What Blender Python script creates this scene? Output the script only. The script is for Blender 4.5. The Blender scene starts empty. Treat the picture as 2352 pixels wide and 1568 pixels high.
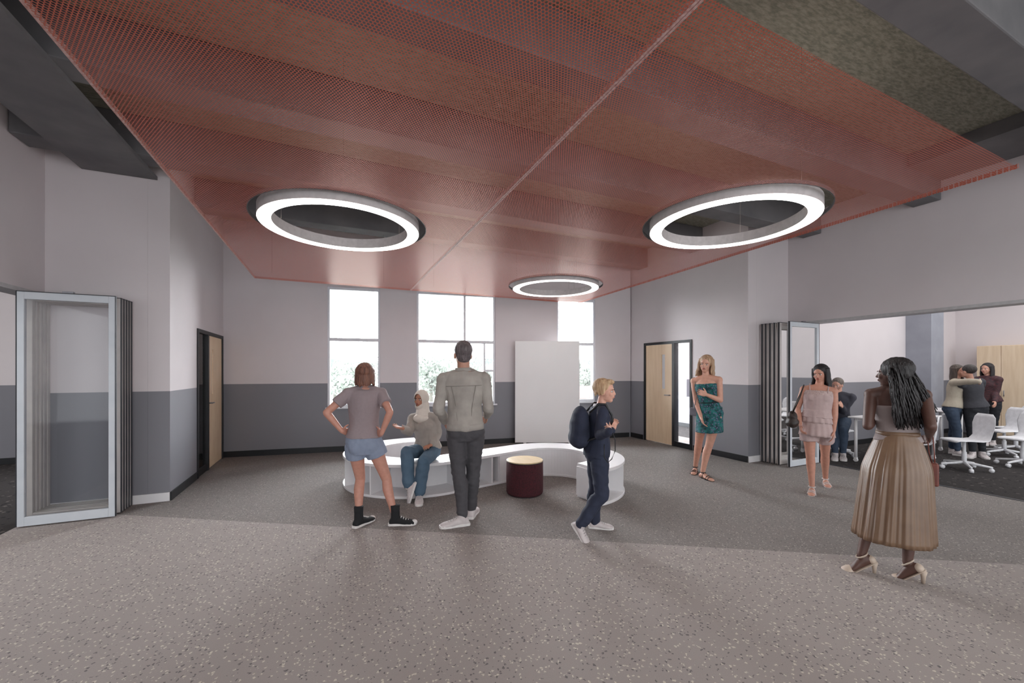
import bpy,bmesh,math,random
import numpy as np
from mathutils import Vector as V, noise
R=math.radians; sin=math.sin; cos=math.cos; PI=math.pi
random.seed(4)
ZOOM=None
C=bpy.context.scene.collection
try:
    bpy.context.scene.view_settings.view_transform='Standard'
except Exception: pass
F=930.0; HZ=850.0; CX=1176.0; CH=1.5
TH=math.atan(416/930)
FW=V((sin(TH),cos(TH),0)); RT=V((cos(TH),-sin(TH),0)); UP=V((0,0,1)); CAM=V((0,0,CH))
def ray(px,py): return FW+RT*((px-CX)/F)+UP*((HZ-py)/F)
def J(px,py,d): return CAM+ray(px,py)*d
def G(px,py): return J(px,py,CH*F/(py-HZ))
def lin(c): return tuple(((x/255)/12.92 if x/255<=.04045 else ((x/255+.055)/1.055)**2.4) for x in c)+(1,)
# ------------------------------------------------------------ materials
def mat(name,c,rough=.6,c2=None,scale=20,bump=0,metal=0,stretch=(1,1,1),emit=0,bscale=None):
    m=bpy.data.materials.new(name); m.use_nodes=True; n=m.node_tree.nodes; l=m.node_tree.links
    b=n['Principled BSDF']; b.inputs['Roughness'].default_value=rough; b.inputs['Metallic'].default_value=metal
    c=lin(c)
    c2=lin(c2) if c2 else tuple(x*.88 for x in c[:3])+(1,)
    tc=n.new('ShaderNodeTexCoord'); mp=n.new('ShaderNodeMapping'); mp.inputs['Scale'].default_value=stretch
    nz=n.new('ShaderNodeTexNoise'); nz.inputs['Scale'].default_value=scale; nz.inputs['Detail'].default_value=4
    l.new(tc.outputs['Object'],mp.inputs['Vector']); l.new(mp.outputs['Vector'],nz.inputs['Vector'])
    rp=n.new('ShaderNodeValToRGB'); rp.color_ramp.elements[0].position=.35; rp.color_ramp.elements[1].position=.65
    rp.color_ramp.elements[0].color=c2; rp.color_ramp.elements[1].color=c
    l.new(nz.outputs['Fac'],rp.inputs['Fac']); l.new(rp.outputs['Color'],b.inputs['Base Color'])
    if bump:
        bn=n.new('ShaderNodeBump'); bn.inputs['Strength'].default_value=bump; bn.inputs['Distance'].default_value=.01
        n2=n.new('ShaderNodeTexNoise'); n2.inputs['Scale'].default_value=bscale or scale*3; l.new(mp.outputs['Vector'],n2.inputs['Vector'])
        l.new(n2.outputs['Fac'],bn.inputs['Height']); l.new(bn.outputs['Normal'],b.inputs['Normal'])
    if emit:
        b.inputs['Emission Color'].default_value=c; b.inputs['Emission Strength'].default_value=emit
    return m
def mathn(n,l,op,a,b=None):
    x=n.new('ShaderNodeMath'); x.operation=op
    for i,v in enumerate((a,b)):
        if v is None: continue
        if isinstance(v,(int,float)): x.inputs[i].default_value=v
        else: l.new(v,x.inputs[i])
    return x.outputs[0]
def vm(n,l,op,a,b=None):
    x=n.new('ShaderNodeVectorMath'); x.operation=op
    for i,v in enumerate((a,b)):
        if v is None: continue
        if isinstance(v,tuple): x.inputs[i].default_value=v
        else: l.new(v,x.inputs[i])
    return x
def mix(n,l,f,a,b):
    x=n.new('ShaderNodeMix'); x.data_type='RGBA'
    l.new(f,x.inputs[0])
    for i,v in ((6,a),(7,b)):
        if isinstance(v,tuple): x.inputs[i].default_value=v
        else: l.new(v,x.inputs[i])
    return x.outputs[2]
def wall_mat():
    m=mat('painted_wall',(216,208,210),.55,(212,204,206),1.5); n=m.node_tree.nodes; l=m.node_tree.links
    b=n['Principled BSDF']; src=b.inputs['Base Color'].links[0].from_socket
    g=n.new('ShaderNodeNewGeometry'); s=n.new('ShaderNodeSeparateXYZ'); l.new(g.outputs['Position'],s.inputs[0])
    f=mathn(n,l,'LESS_THAN',s.outputs['Z'],1.26)
    l.new(mix(n,l,f,src,lin((126,125,132))),b.inputs['Base Color'])
    return m
def carpet(name,base,base2,light,dark,sc,pl,pd):
    m=bpy.data.materials.new(name); m.use_nodes=True; n=m.node_tree.nodes; l=m.node_tree.links
    b=n['Principled BSDF']; b.inputs['Roughness'].default_value=.95
    try: b.inputs['Specular IOR Level'].default_value=.15
    except Exception: pass
    g=n.new('ShaderNodeNewGeometry'); pos=g.outputs['Position']
    nz=n.new('ShaderNodeTexNoise'); nz.inputs['Scale'].default_value=sc*4; nz.inputs['Detail'].default_value=3; l.new(pos,nz.inputs['Vector'])
    col=mix(n,l,nz.outputs['Fac'],lin(base),lin(base2))
    nd=n.new('ShaderNodeTexNoise'); nd.inputs['Scale'].default_value=sc*1.6; l.new(pos,nd.inputs['Vector'])
    off=vm(n,l,'SCALE',vm(n,l,'SUBTRACT',nd.outputs['Color'],(.5,.5,.5)).outputs[0]); off.inputs['Scale'].default_value=1.0/sc*1.1
    p2=vm(n,l,'ADD',pos,off.outputs[0]).outputs[0]
    for k,(c,pr,th,sh) in enumerate(((dark,pd,.26,(0,0,0)),(light,pl,.26,(3.3,7.1,0)))):
        q=vm(n,l,'ADD',p2,sh).outputs[0]
        vo=n.new('ShaderNodeTexVoronoi'); vo.inputs['Scale'].default_value=sc; l.new(q,vo.inputs['Vector'])
        sp=n.new('ShaderNodeSeparateColor'); l.new(vo.outputs['Color'],sp.inputs[0])
        f=mathn(n,l,'MULTIPLY',mathn(n,l,'LESS_THAN',vo.outputs['Distance'],th),mathn(n,l,'LESS_THAN',sp.outputs[0],pr))
        col=mix(n,l,f,col,lin(c))
    l.new(col,b.inputs['Base Color'])
    bn=n.new('ShaderNodeBump'); bn.inputs['Strength'].default_value=.25; bn.inputs['Distance'].default_value=.005
    n3=n.new('ShaderNodeTexNoise'); n3.inputs['Scale'].default_value=300; l.new(pos,n3.inputs['Vector']); l.new(n3.outputs['Fac'],bn.inputs['Height']); l.new(bn.outputs['Normal'],b.inputs['Normal'])
    return m
def perf_mat():
    m=bpy.data.materials.new('perforated_red_metal'); m.use_nodes=True; n=m.node_tree.nodes; l=m.node_tree.links
    b=n['Principled BSDF']; b.inputs['Base Color'].default_value=lin((206,112,90)); b.inputs['Roughness'].default_value=.33; b.inputs['Metallic'].default_value=.2
    g=n.new('ShaderNodeNewGeometry'); pos=g.outputs['Position']; p=.0165
    ls=[]
    for sh in ((0,0,0),(.5,.5,0)):
        a=vm(n,l,'DIVIDE',pos,(p,p*1.732,1)).outputs[0]; a=vm(n,l,'ADD',a,sh).outputs[0]
        a=vm(n,l,'FRACTION',a).outputs[0]; a=vm(n,l,'SUBTRACT',a,(.5,.5,0)).outputs[0]; a=vm(n,l,'MULTIPLY',a,(1,1.732,0)).outputs[0]
        ls.append(mathn(n,l,'LESS_THAN',vm(n,l,'LENGTH',a).outputs['Value'],.362))
    f=mathn(n,l,'MAXIMUM',ls[0],ls[1])
    t=n.new('ShaderNodeBsdfTransparent'); mx=n.new('ShaderNodeMixShader'); l.new(f,mx.inputs[0]); l.new(b.outputs[0],mx.inputs[1]); l.new(t.outputs[0],mx.inputs[2])
    l.new(mx.outputs[0],n['Material Output'].inputs['Surface'])
    return m
def glass_mat():
    m=bpy.data.materials.new('clear_glass'); m.use_nodes=True; n=m.node_tree.nodes; l=m.node_tree.links
    b=n['Principled BSDF']; b.inputs['Base Color'].default_value=(.8,.85,.9,1); b.inputs['Roughness'].default_value=.04
    t=n.new('ShaderNodeBsdfTransparent'); t.inputs[0].default_value=(.985,.99,.995,1); mx=n.new('ShaderNodeMixShader')
    fr=n.new('ShaderNodeFresnel'); fr.inputs['IOR'].default_value=1.3
    gl=n.new('ShaderNodeBsdfGlossy'); gl.inputs['Roughness'].default_value=.03
    l.new(fr.outputs[0],mx.inputs[0]); l.new(t.outputs[0],mx.inputs[1]); l.new(gl.outputs[0],mx.inputs[2])
    l.new(mx.outputs[0],n['Material Output'].inputs['Surface'])
    return m
M={}
M['wall']=wall_mat(); M['glass']=glass_mat(); M['perf']=perf_mat()
M['floor_light']=carpet('speckled_light_carpet',(164,155,152),(150,142,139),(200,192,181),(112,106,108),42,.6,.55)
M['floor_dark']=carpet('speckled_dark_carpet',(140,134,131),(122,116,114),(174,167,159),(94,90,91),50,.6,.55)
M['floor_class']=carpet('charcoal_carpet',(66,62,62),(48,46,46),(100,94,92),(30,30,32),14,.35,.5)
M['white']=mat('white_laminate',(228,226,228),.4,(224,222,224),5)
M['frame_white']=mat('white_window_frame',(225,225,230),.4,(220,220,226),5)
M['bifold']=mat('pale_silver_aluminium',(206,210,216),.35,(198,203,210),6)
M['bifold_side']=mat('dark_gasket_aluminium',(50,52,58),.45,(44,46,52),6)
M['bifold_in']=mat('warm_silver_aluminium',(206,200,196),.4,(196,190,188),6)
M['track']=mat('grey_track',(190,188,190),.5)
M['black']=mat('black_trim',(28,29,33),.45,(24,25,28),8)
M['wood']=mat('pale_maple_wood',(240,214,182),.45,(232,204,170),3,stretch=(6,6,.6))
M['beam']=mat('grey_painted_concrete',(114,112,114),.8,(100,99,102),3,bump=.2)
M['slab']=mat('mottled_concrete_slab',(156,152,138),.9,(120,120,108),16,bump=.4,stretch=(1,3.5,1))
M['rim']=mat('pink_white_rim',(222,190,186),.5,(190,140,132),60)
M['ring']=mat('white_ring_body',(215,208,208),.5)
M['emit']=mat('ring_diffuser',(255,252,248),.4,(255,252,248),1,emit=7.0)
M['emit_up']=mat('ring_top_fill_glow',(255,246,238),.4,(255,246,238),1,emit=6)  # added upward glow to lighten slab and beams, not a known lamp part
M['steel']=mat('steel',(150,150,155),.3,metal=.9)
M['cable']=mat('grey_cable',(120,112,108),.8)
M['pouf']=mat('burgundy_woven_fabric',(78,24,34),.85,(52,16,24),70,bump=.6)
M['maple_top']=mat('light_ash_top',(214,190,150),.45,(202,178,138),4,stretch=(8,1,1))
# ------------------------------------------------------------ mesh builder
class MB:
    def __init__(s): s.v=[]; s.f=[]
    def ring(s,c,ax,ay,rx,ry,n,mod=None):
        i=len(s.v)
        for k in range(n):
            a=2*PI*k/n; m=mod(a) if mod else 1
            s.v.append(c+ax*(rx*m*cos(a))+ay*(ry*m*sin(a)))
        return i
    def tube(s,secs,n=20,cap=True,mod=None):
        st=[s.ring(*q,n,mod=(lambda a,t=j/(len(secs)-1):mod(a,t)) if mod else None) for j,q in enumerate(secs)]
        for a,b in zip(st,st[1:]):
            for k in range(n):
                k2=(k+1)%n; s.f.append((a+k,a+k2,b+k2,b+k))
        if cap:
            s.f.append(tuple(reversed(range(st[0],st[0]+n)))); s.f.append(tuple(range(st[-1],st[-1]+n)))
    def ell(s,c,rx,ry,rz,fr=(V((1,0,0)),V((0,1,0)),V((0,0,1))),n=16,m=10):
        X,Y,Z=fr; secs=[]
        for j in range(m+1):
            a=-PI/2+PI*j/m; a=max(-PI/2+.08,min(PI/2-.08,a))
            secs.append((c+Z*(rz*sin(a)),X,Y,rx*cos(a),ry*cos(a)))
        s.tube(secs,n)
    def bone(s,a,b,prof,hint=None,flat=1,round_=True,n=16,offd=None):
        d=b-a; L=d.length
        if L<1e-5: return
        z=d/L; h=hint if hint else (V((0,1,0)) if abs(z.y)<.8 else V((1,0,0)))
        y=(h-z*h.dot(z))
        if y.length<1e-4: y=V((1,0,0))-z*z.x
        y.normalize(); x=y.cross(z)
        S=[]
        for q in prof:
            t,r=q[0],q[1]; o=(offd*q[2]) if (len(q)>2 and offd) else V((0,0,0))
            S.append((a+d*t+o,x,y,r,r*flat))
        if round_:
            c,_,_,r,_=S[0]; pre=[(c-z*r*.95,x,y,r*.25,r*.25*flat),(c-z*r*.7,x,y,r*.7,r*.7*flat)]
            c,_,_,r,_=S[-1]; post=[(c+z*r*.7,x,y,r*.7,r*.7*flat),(c+z*r*.95,x,y,r*.25,r*.25*flat)]
            S=pre+S+post
        s.tube(S,n)
    def path(s,pts,r,n=8):
        S=[]
        for i,p in enumerate(pts):
            d=(pts[min(i+1,len(pts)-1)]-pts[max(i-1,0)]).normalized()
            h=V((0,0,1)) if abs(d.z)<.9 else V((1,0,0))
            y=(h-d*h.dot(d)).normalized(); rr=r[i] if isinstance(r,(list,tuple)) else r
            S.append((p,y.cross(d),y,rr,rr))
        s.tube(S,n)
    def box(s,x0,x1,y0,y1,z0,z1): s.obox(V(((x0+x1)/2,(y0+y1)/2,(z0+z1)/2)),V((1,0,0)),V((0,1,0)),V((0,0,1)),abs(x1-x0)/2,abs(y1-y0)/2,abs(z1-z0)/2)
    def obox(s,c,X,Y,Z,a,b,h):
        i=len(s.v)
        for sx,sy,sz in ((-1,-1,-1),(1,-1,-1),(1,1,-1),(-1,1,-1),(-1,-1,1),(1,-1,1),(1,1,1),(-1,1,1)):
            s.v.append(c+X*(a*sx)+Y*(b*sy)+Z*(h*sz))
        for q in ((3,2,1,0),(4,5,6,7),(0,1,5,4),(1,2,6,5),(2,3,7,6),(3,0,4,7)): s.f.append(tuple(i+k for k in q))
    def build(s,name,m,parent=None,org=None,smooth=False,vox=None,it=3,wr=None,bevel=0,cutf=None):
        o0=org if org is not None else V((0,0,0))
        me=bpy.data.meshes.new(name); me.from_pydata([tuple(v-o0) for v in s.v],[],s.f); me.update()
        if vox: me=remesh(me,vox,it); smooth=True
        else:
            bm=bmesh.new(); bm.from_mesh(me); bmesh.ops.recalc_face_normals(bm,faces=bm.faces); bm.to_mesh(me); bm.free()
        if cutf:
            bm=bmesh.new(); bm.from_mesh(me); bmesh.ops.delete(bm,geom=[v for v in bm.verts if cutf(v.co+o0)],context='VERTS'); bm.to_mesh(me); bm.free(); me.update()
        if wr:
            amp,fr,st=wr; N=len(me.vertices); co=np.empty(N*3,'f'); no=np.empty(N*3,'f')
            me.vertices.foreach_get('co',co); me.vertex_normals.foreach_get('vector',no)
            co=co.reshape(-1,3); no=no.reshape(-1,3); q=co*np.array([fr*st[0],fr*st[1],fr*st[2]],'f')
            nz=np.array([noise.noise(x) for x in q.tolist()],'f')
            nz2=np.array([1-2*abs(noise.noise(x)) for x in (q*.9+5.3).tolist()],'f')
            co=co+no*((nz*.5+nz2*.35-.15)*amp)[:,None]; me.vertices.foreach_set('co',co.ravel()); me.update()
        if smooth: me.polygons.foreach_set('use_smooth',[True]*len(me.polygons))
        me.name=name
        me.materials.clear(); me.materials.append(m)
        o=bpy.data.objects.new(name,me); C.objects.link(o)
        if parent: o.parent=parent
        if bevel:
            bv=o.modifiers.new('bevel','BEVEL'); bv.width=bevel; bv.segments=2; bv.limit_method='ANGLE'
        return o
RS=bpy.data.scenes.new('shaping')
def remesh(me,vox,it):
    o=bpy.data.objects.new('tmp',me); RS.collection.objects.link(o)
    r=o.modifiers.new('r','REMESH'); r.mode='VOXEL'; r.voxel_size=vox
    q=o.modifiers.new('s','SMOOTH'); q.factor=.5; q.iterations=it
    vl=RS.view_layers[0]; vl.update(); dg=vl.depsgraph; e=o.evaluated_get(dg)
    nm=bpy.data.meshes.new_from_object(e)
    bpy.data.objects.remove(o); bpy.data.meshes.remove(me)
    return nm
def struct(o): o['kind']='structure'; return o
def tag(o,label,cat,group=None,kind=None):
    o['label']=label; o['category']=cat
    if group: o['group']=group
    if kind: o['kind']=kind
    return o
def empty(name,loc,rz=0,kind=None):
    o=bpy.data.objects.new(name,None); C.objects.link(o); o.location=loc; o.rotation_euler=(0,0,rz); o.empty_display_size=.1
    if kind: o['kind']=kind
    return o
def copy_tree(o,parent=None):
    c=o.copy(); C.objects.link(c); c.parent=parent
    for ch in list(o.children): copy_tree(ch,c)
    return c
# ------------------------------------------------------------ setting
SZ=4.1
def poly(name,pts,z,m,th=.1):
    b=MB(); n=len(pts)
    for zz in (z-th,z):
        for p in pts: b.v.append(V((p[0],p[1],zz)))
    b.f.append(tuple(reversed(range(n)))); b.f.append(tuple(range(n,2*n)))
    for k in range(n): b.f.append((k,(k+1)%n,(k+1)%n+n,k+n))
    return struct(b.build(name,m))
poly('floor',[(-2.75,5.97),(-2.75,-5),(7.24,-5),(7.24,-.225)],0,M['floor_light'])
poly('floor',[(-2.75,5.97),(7.24,-.225),(7.24,9.2),(-2.75,9.2)],0,M['floor_dark'])
poly('floor',[(7.24,-5),(15,-5),(15,9.2),(7.24,9.2)],0,M['floor_class'])
poly('floor',[(-9,-5),(-2.75,-5),(-2.75,9.4),(-9,9.4)],0,M['floor_class'])
poly('ceiling',[(-9.2,-5),(15,-5),(15,9.4),(-9.2,9.4)],SZ+.15,M['slab'],.15)
def wall(name,p0,p1,th,z0,z1,ops=()):
    p0=V((p0[0],p0[1],0)); p1=V((p1[0],p1[1],0)); d=(p1-p0); L=d.length; d/=L; nn=V((-d.y,d.x,0))
    us=sorted({0,L,*[o[0] for o in ops],*[o[1] for o in ops]}); b=MB()
    for a,c in zip(us,us[1:]):
        segs=[(z0,z1)]
        for o in ops:
            if a>=o[0]-1e-6 and c<=o[1]+1e-6:
                segs=[(z0,o[2]),(o[3],z1)]
        for (u,w) in segs:
            if w-u>.001: b.obox(p0+d*((a+c)/2)+nn*(th/2)+UP*((u+w)/2),d,nn,UP,(c-a)/2,th/2,(w-u)/2)
    return struct(b.build(name,M['wall']))
wall('wall_left',(-1.69,5.86),(-1.69,8.5),.2,0,SZ,[(1.02,2.47,0,2.08)])
wall('wall_left_return',(-2.73,5.86),(-1.891,5.86),.2,0,SZ)
wall('wall_left_header',(-2.73,-5),(-2.73,5.859),.2,2.3,SZ)
wall('wall_left_room_back',(-9,9.2),(-1.9,9.2),.2,0,SZ)
wall('wall_left_room_side',(-9,-5),(-9,9.2),.2,0,SZ)
wall('wall_right',(6.19,7.4),(6.19,4.44),.2,0,SZ,[(.57,1.843,0,2.08)])
wall('wall_right_return',(6.391,4.44),(7.21,4.44),.2,0,SZ)
wall('wall_right_header',(7.21,4.439),(7.21,-5),.24,2.31,SZ)
wall('wall_right_room_back',(7.211,4.62),(14.0,4.62),.2,0,SZ)
wall('wall_right_room_side',(13.97,4.62),(13.97,-5),.2,0,SZ)
wall('wall_office_side',(8.6,9.1),(8.6,4.83),.2,0,SZ,[(1.2,3.2,.8,3.0)])
b=MB(); b.box(11.6,12.15,4.2,4.619,0,SZ)
M['column']=mat('blue_grey_column',(150,152,162),.6,(142,144,154),4)
struct(b.build('wall_right_room_column',M['column']))
BW0=V((-1.69,8.39,0)); bd=V((7.84,-1.14,0)); BL=bd.length; bd/=BL; bn=V((-bd.y,bd.x,0))
def us(X): return (X+1.69)/bd.x
wins=[(us(-.06),us(.85)),(us(1.52),us(3.07)),(us(4.41),us(5.30))]
wb=wall('wall_back',(BW0.x,BW0.y),(BW0.x+bd.x*(BL+.02),BW0.y+bd.y*(BL+.02)),.22,0,SZ,[(a,c,.82,3.04) for a,c in wins])
def wbox(b,u0,u1,n0,n1,z0,z1): b.obox(BW0+bd*((u0+u1)/2)+bn*((n0+n1)/2)+UP*((z0+z1)/2),bd,bn,UP,(u1-u0)/2,(n1-n0)/2,(z1-z0)/2)
for i,(a,c) in enumerate(wins):
    e=empty('window_%d'%(i+1),BW0+bd*((a+c)/2)+UP*.82,0,'structure'); og=V(e.location)
    f=MB(); w=.04; n0,n1=.02,.10
    wbox(f,a,a+w,n0,n1,.82,3.04); wbox(f,c-w,c,n0,n1,.82,3.04); wbox(f,a+w,c-w,n0,n1,.82,.87); wbox(f,a+w,c-w,n0,n1,2.99,3.04)
    wbox(f,a+w,c-w,n0,n1,2.04,2.10)
    fo=f.build('window_frame',M['frame_white'],e,og,bevel=.004)
    if i==1:
        g=MB(); um=us(2.45); wbox(g,um-.022,um+.022,n0+.003,n1-.003,2.10,2.99); g.build('mullion',M['frame_white'],fo,og)
        g=MB(); um=us(2.85); wbox(g,um-.018,um+.018,n0+.003,n1-.003,.87,2.04); g.build('mullion',M['frame_white'],fo,og)
        g=MB(); wbox(g,um+.018,c-w,n0+.003,n1-.003,1.47,1.51); g.build('transom',M['frame_white'],fo,og)
    g=MB(); wbox(g,a+w-.005,c-w+.005,.055,.065,.865,2.995); g.build('pane',M['glass'],e,og)
    g=MB(); wbox(g,a-.03,c+.03,-.05,.02,.79,.82); g.build('window_sill',M['frame_white'],e,og,bevel=.004)
def trim(name,x0,x1,y0,y1,m,h=.1): 
    b=MB(); b.box(x0,x1,y0,y1,0,h); return struct(b.build(name,m,bevel=.003))
trim('baseboard_left',-1.69,-1.675,5.86,6.85,M['black'])
trim('baseboard_left_return',-2.72,-1.69,5.845,5.86,M['white'])
trim('baseboard_right',6.175,6.19,4.44,5.53,M['black']); trim('baseboard_right_far',6.175,6.19,6.86,7.25,M['black'])
trim('baseboard_right_return',6.19,7.2,4.425,4.44,M['white'])
trim('baseboard_classroom',7.5,13.95,4.605,4.62,M['black']); trim('baseboard_left_room',-8.9,-2.0,9.185,9.2,M['black'])
b=MB(); wbox(b,0,BL-.02,-.015,0,0,.1); struct(b.build('baseboard_back',M['black']))
trim('baseboard_office',8.585,8.6,4.9,9,M['black'])
b=MB(); b.box(-2.93,-2.73,-5,5.85,2.26,2.3); struct(b.build('trim_1',M['track']))
b=MB(); b.box(7.21,7.45,-5,4.43,2.27,2.31); struct(b.build('trim_2',M['track']))
b=MB(); b.box(7.22,7.26,-5,3.9,0,.006); struct(b.build('trim_3',M['bifold_side']))
def door(idx,X,y0,ys,y1,sgn,leaf_far):
    e=empty('door_%d'%idx,(X,(y0+y1)/2,0),0,'structure'); og=V(e.location)
    xa,xb=sorted((X-sgn*.015,X+sgn*.1)); f=MB(); w=.05
    f.box(xa,xb,y0,y0+w,0,2.08); f.box(xa,xb,y1-w,y1,0,2.08); f.box(xa,xb,y0+w,y1-w,2.03,2.08); f.box(xa,xb,ys-.03,ys+.03,0,2.03)
    f.build('door_frame',M['black'],e,og)
    la,lb=(ys+.03,y1-w) if leaf_far else (y0+w,ys-.03)
    sa,sb=(y0+w,ys-.03) if leaf_far else (ys+.03,y1-w)
    xa,xb=sorted((X+sgn*.002,X+sgn*.045)); wy=lb-.26 if not leaf_far else la+.2
    vl=(wy,wy+.09)
    f=MB(); f.box(xa,xb,la+.004,vl[0],.01,2.026); f.box(xa,xb,vl[1],lb-.004,.01,2.026); f.box(xa,xb,vl[0],vl[1],.01,1.12); f.box(xa,xb,vl[0],vl[1],1.82,2.026)
    lf=f.build('door_leaf',M['wood'],e,og)
    f=MB(); f.box((xa+xb)/2-.004,(xa+xb)/2+.004,vl[0],vl[1],1.12,1.82); f.build('vision_pane',M['frame_white'],lf,og)
    hx=X-sgn*.04; hy=la+.06 if leaf_far else lb-.06
    f=MB(); f.bone(V((X+sgn*.02,hy,1.0)),V((hx,hy,1.0)),[(0,.011),(1,.011)]); f.bone(V((hx,hy,1.0)),V((hx,hy+(.11 if leaf_far else -.11),1.0)),[(0,.009),(1,.009)]); f.build('door_handle',M['steel'],lf,og,smooth=True)
    f=MB(); f.box((xa+xb)/2-.004,(xa+xb)/2+.004,sa,sb,.1,2.03); f.build('sidelight_pane',M['glass'],e,og)
    f=MB(); f.box(xa,xb,sa,sb,0,.1); f.build('sidelight_sill',M['black'],e,og)
door(1,-1.69,6.88,7.42,8.33,-1,True)
door(2,6.19,5.557,6.01,6.83,1,True)
def bifold(x0,x1,ys,label,inner,gx):
    e=empty('folding_glass_door',((x0+x1)/2,sum(ys)/len(ys),0)); og=V(e.location)
    for k,y in enumerate(ys):
        t=.02; w=.05
        f=MB(); f.box(x0,x0+w,y-t,y+t,.012,2.25); f.box(x1-w,x1,y-t,y+t,.012,2.25); f.box(x0+w,x1-w,y-t,y+t,.012,.10); f.box(x0+w,x1-w,y-t,y+t,2.18,2.25)
        lf=f.build('door_leaf',M['bifold'] if k==0 else inner,e,og,bevel=.003)
        if k in (0,3):
            g=MB(); g.v+=[V((x0+w-.004,y,.095)),V((x1-w+.004,y,.095)),V((x1-w+.004,y,2.185)),V((x0+w-.004,y,2.185))]; g.f.append((0,1,2,3)); g.build('glass_pane',M['glass'],lf,og)
        g=MB()
        g.box(x0-.006,x0-.001,y-t-.002,y+t-.016,.012,2.251); g.box(x1+.001,x1+.006,y-t-.002,y+t-.016,.012,2.251)
        g.box(x0-.006,x1+.006,y-t,y+t-.01,2.2505,2.257)
        g.build('gasket',M['bifold_side'],lf,og)
    for y in (ys[0],ys[-1]):
        g=MB(); g.box((x0+x1)/2-.04,(x0+x1)/2+.04,y-.015,y+.015,2.25,2.275); g.build('carrier',M['steel'],e,og)
    tag(e,label,'folding door'); return e
bifold(-2.72,-2.01,[5.44,5.56,5.62,5.68,5.74,5.80],'pale framed folding glass doors stacked beside the left wall next to the wooden door',M['bifold_in'],0)
e=bifold(6.45,7.19,[3.96,4.12,4.19,4.26,4.33,4.39],'white framed folding glass doors with dark edges stacked at the right classroom opening',M['bifold_in'],0)
for i,y in enumerate((1.23,2.65,4.05,5.45,6.85)):
    b=MB(); b.box(-2.72 if y<5.8 else -1.68,7.2 if y<4.4 else 6.18,y-.14,y+.14,3.7,SZ-.001); o=b.build('trim_%d'%(10+i),M['beam'],bevel=.01); struct(o)
b=MB(); b.box(-2.44,-1.80,-4.9,5.85,3.66,3.699); b.box(-2.44,-1.80,-4.9,1.08,3.7,SZ-.001); struct(b.build('trim_15',M['beam']))
b=MB(); b.box(6.35,7.2,-4.9,1.08,3.95,SZ-.002); b.box(6.35,7.2,1.38,2.5,3.95,SZ-.002); struct(b.build('trim_16',M['beam']))
# ------------------------------------------------------------ perforated ceiling panels
PZ=2.92; HR=.785; RR=.72
rings=[(.11,4.28),(3.47,2.68),(3.47,5.96)]
def panel(pts,holes,label,rims):
    c=V((sum(p[0] for p in pts)/4,sum(p[1] for p in pts)/4,PZ)); e=empty('ceiling_panel',c)
    bm=bmesh.new()
    def loop(ps):
        vs=[bm.verts.new((p[0]-c.x,p[1]-c.y,0)) for p in ps]
        return [bm.edges.new((vs[k],vs[(k+1)%len(vs)])) for k in range(len(vs))]
    ed=loop(pts)
    for h in holes: ed+=loop([(h[0]+HR*cos(2*PI*k/72),h[1]+HR*sin(2*PI*k/72)) for k in range(72)])
    bmesh.ops.triangle_fill(bm,use_beauty=True,use_dissolve=False,edges=ed)
    me=bpy.data.meshes.new('perforated_sheet'); bm.to_mesh(me); bm.free(); me.materials.append(M['perf'])
    o=bpy.data.objects.new('perforated_sheet',me); C.objects.link(o); o.parent=e
    for k in range(4):
        if rims[k] is None: continue
        a=V((*pts[k],PZ)); d=V((*pts[(k+1)%4],PZ))-a; L=d.length; d/=L
        r=MB(); r.obox(a+d*(L/2)+UP*.012,d,V((-d.y,d.x,0)),UP,L/2,.006,.015)
        r.build('rim',M[rims[k]],e,c)
    for h in holes:
        r=MB(); n=72
        for k in range(n):
            for rr in (HR,HR+.006):
                for z in (-.002,.03): r.v.append(V((h[0]+rr*cos(2*PI*k/n),h[1]+rr*sin(2*PI*k/n),PZ+z)))
        for k in range(n):
            a=4*k; b2=4*((k+1)%n)
            r.f+=[(a,b2,b2+1,a+1),(a+2,a+3,b2+3,b2+2),(a+1,b2+1,b2+3,a+3),(a,a+2,b2+2,b2)]
        r.build('hole_rim',M['beam'],e,c)
    x0=min(p[0] for p in pts)+.3; x1=max(p[0] for p in pts)-.5
    for x in (x0,x1):
        r=MB(); r.bone(V((x,6.85,PZ+.002)),V((x,6.85,3.698)),[(0,.0015),(1,.0015)],round_=False,n=6); r.build('hanger_rod',M['cable'],e,c)
    tag(e,label,'ceiling panel')
panel([(-1.09,.7),(1.285,.7),(1.285,7.31),(-1.07,7.31)],[rings[0]],'left perforated red metal ceiling panel holding a single ring light',[None,'rim','perf','rim'])
panel([(1.30,1.10),(4.40,1.14),(4.80,7.28),(1.30,7.31)],rings[1:],'right perforated red metal ceiling panel holding two ring lights',[None,'perf','perf','rim'])
lab=['glowing white ring light in the left red ceiling panel','large glowing white ring light in the right panel beside the classroom side','smaller looking white ring light nearest the windows']
def annulus(c,z,ri,ro,n=72):
    r=MB()
    for k in range(n):
        a=2*PI*k/n
        for rr in (ri,ro): r.v.append(c+V((rr*cos(a),rr*sin(a),z)))
    for k in range(n):
        a=2*k; b2=2*((k+1)%n); r.f.append((a,a+1,b2+1,b2))
    return r
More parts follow.
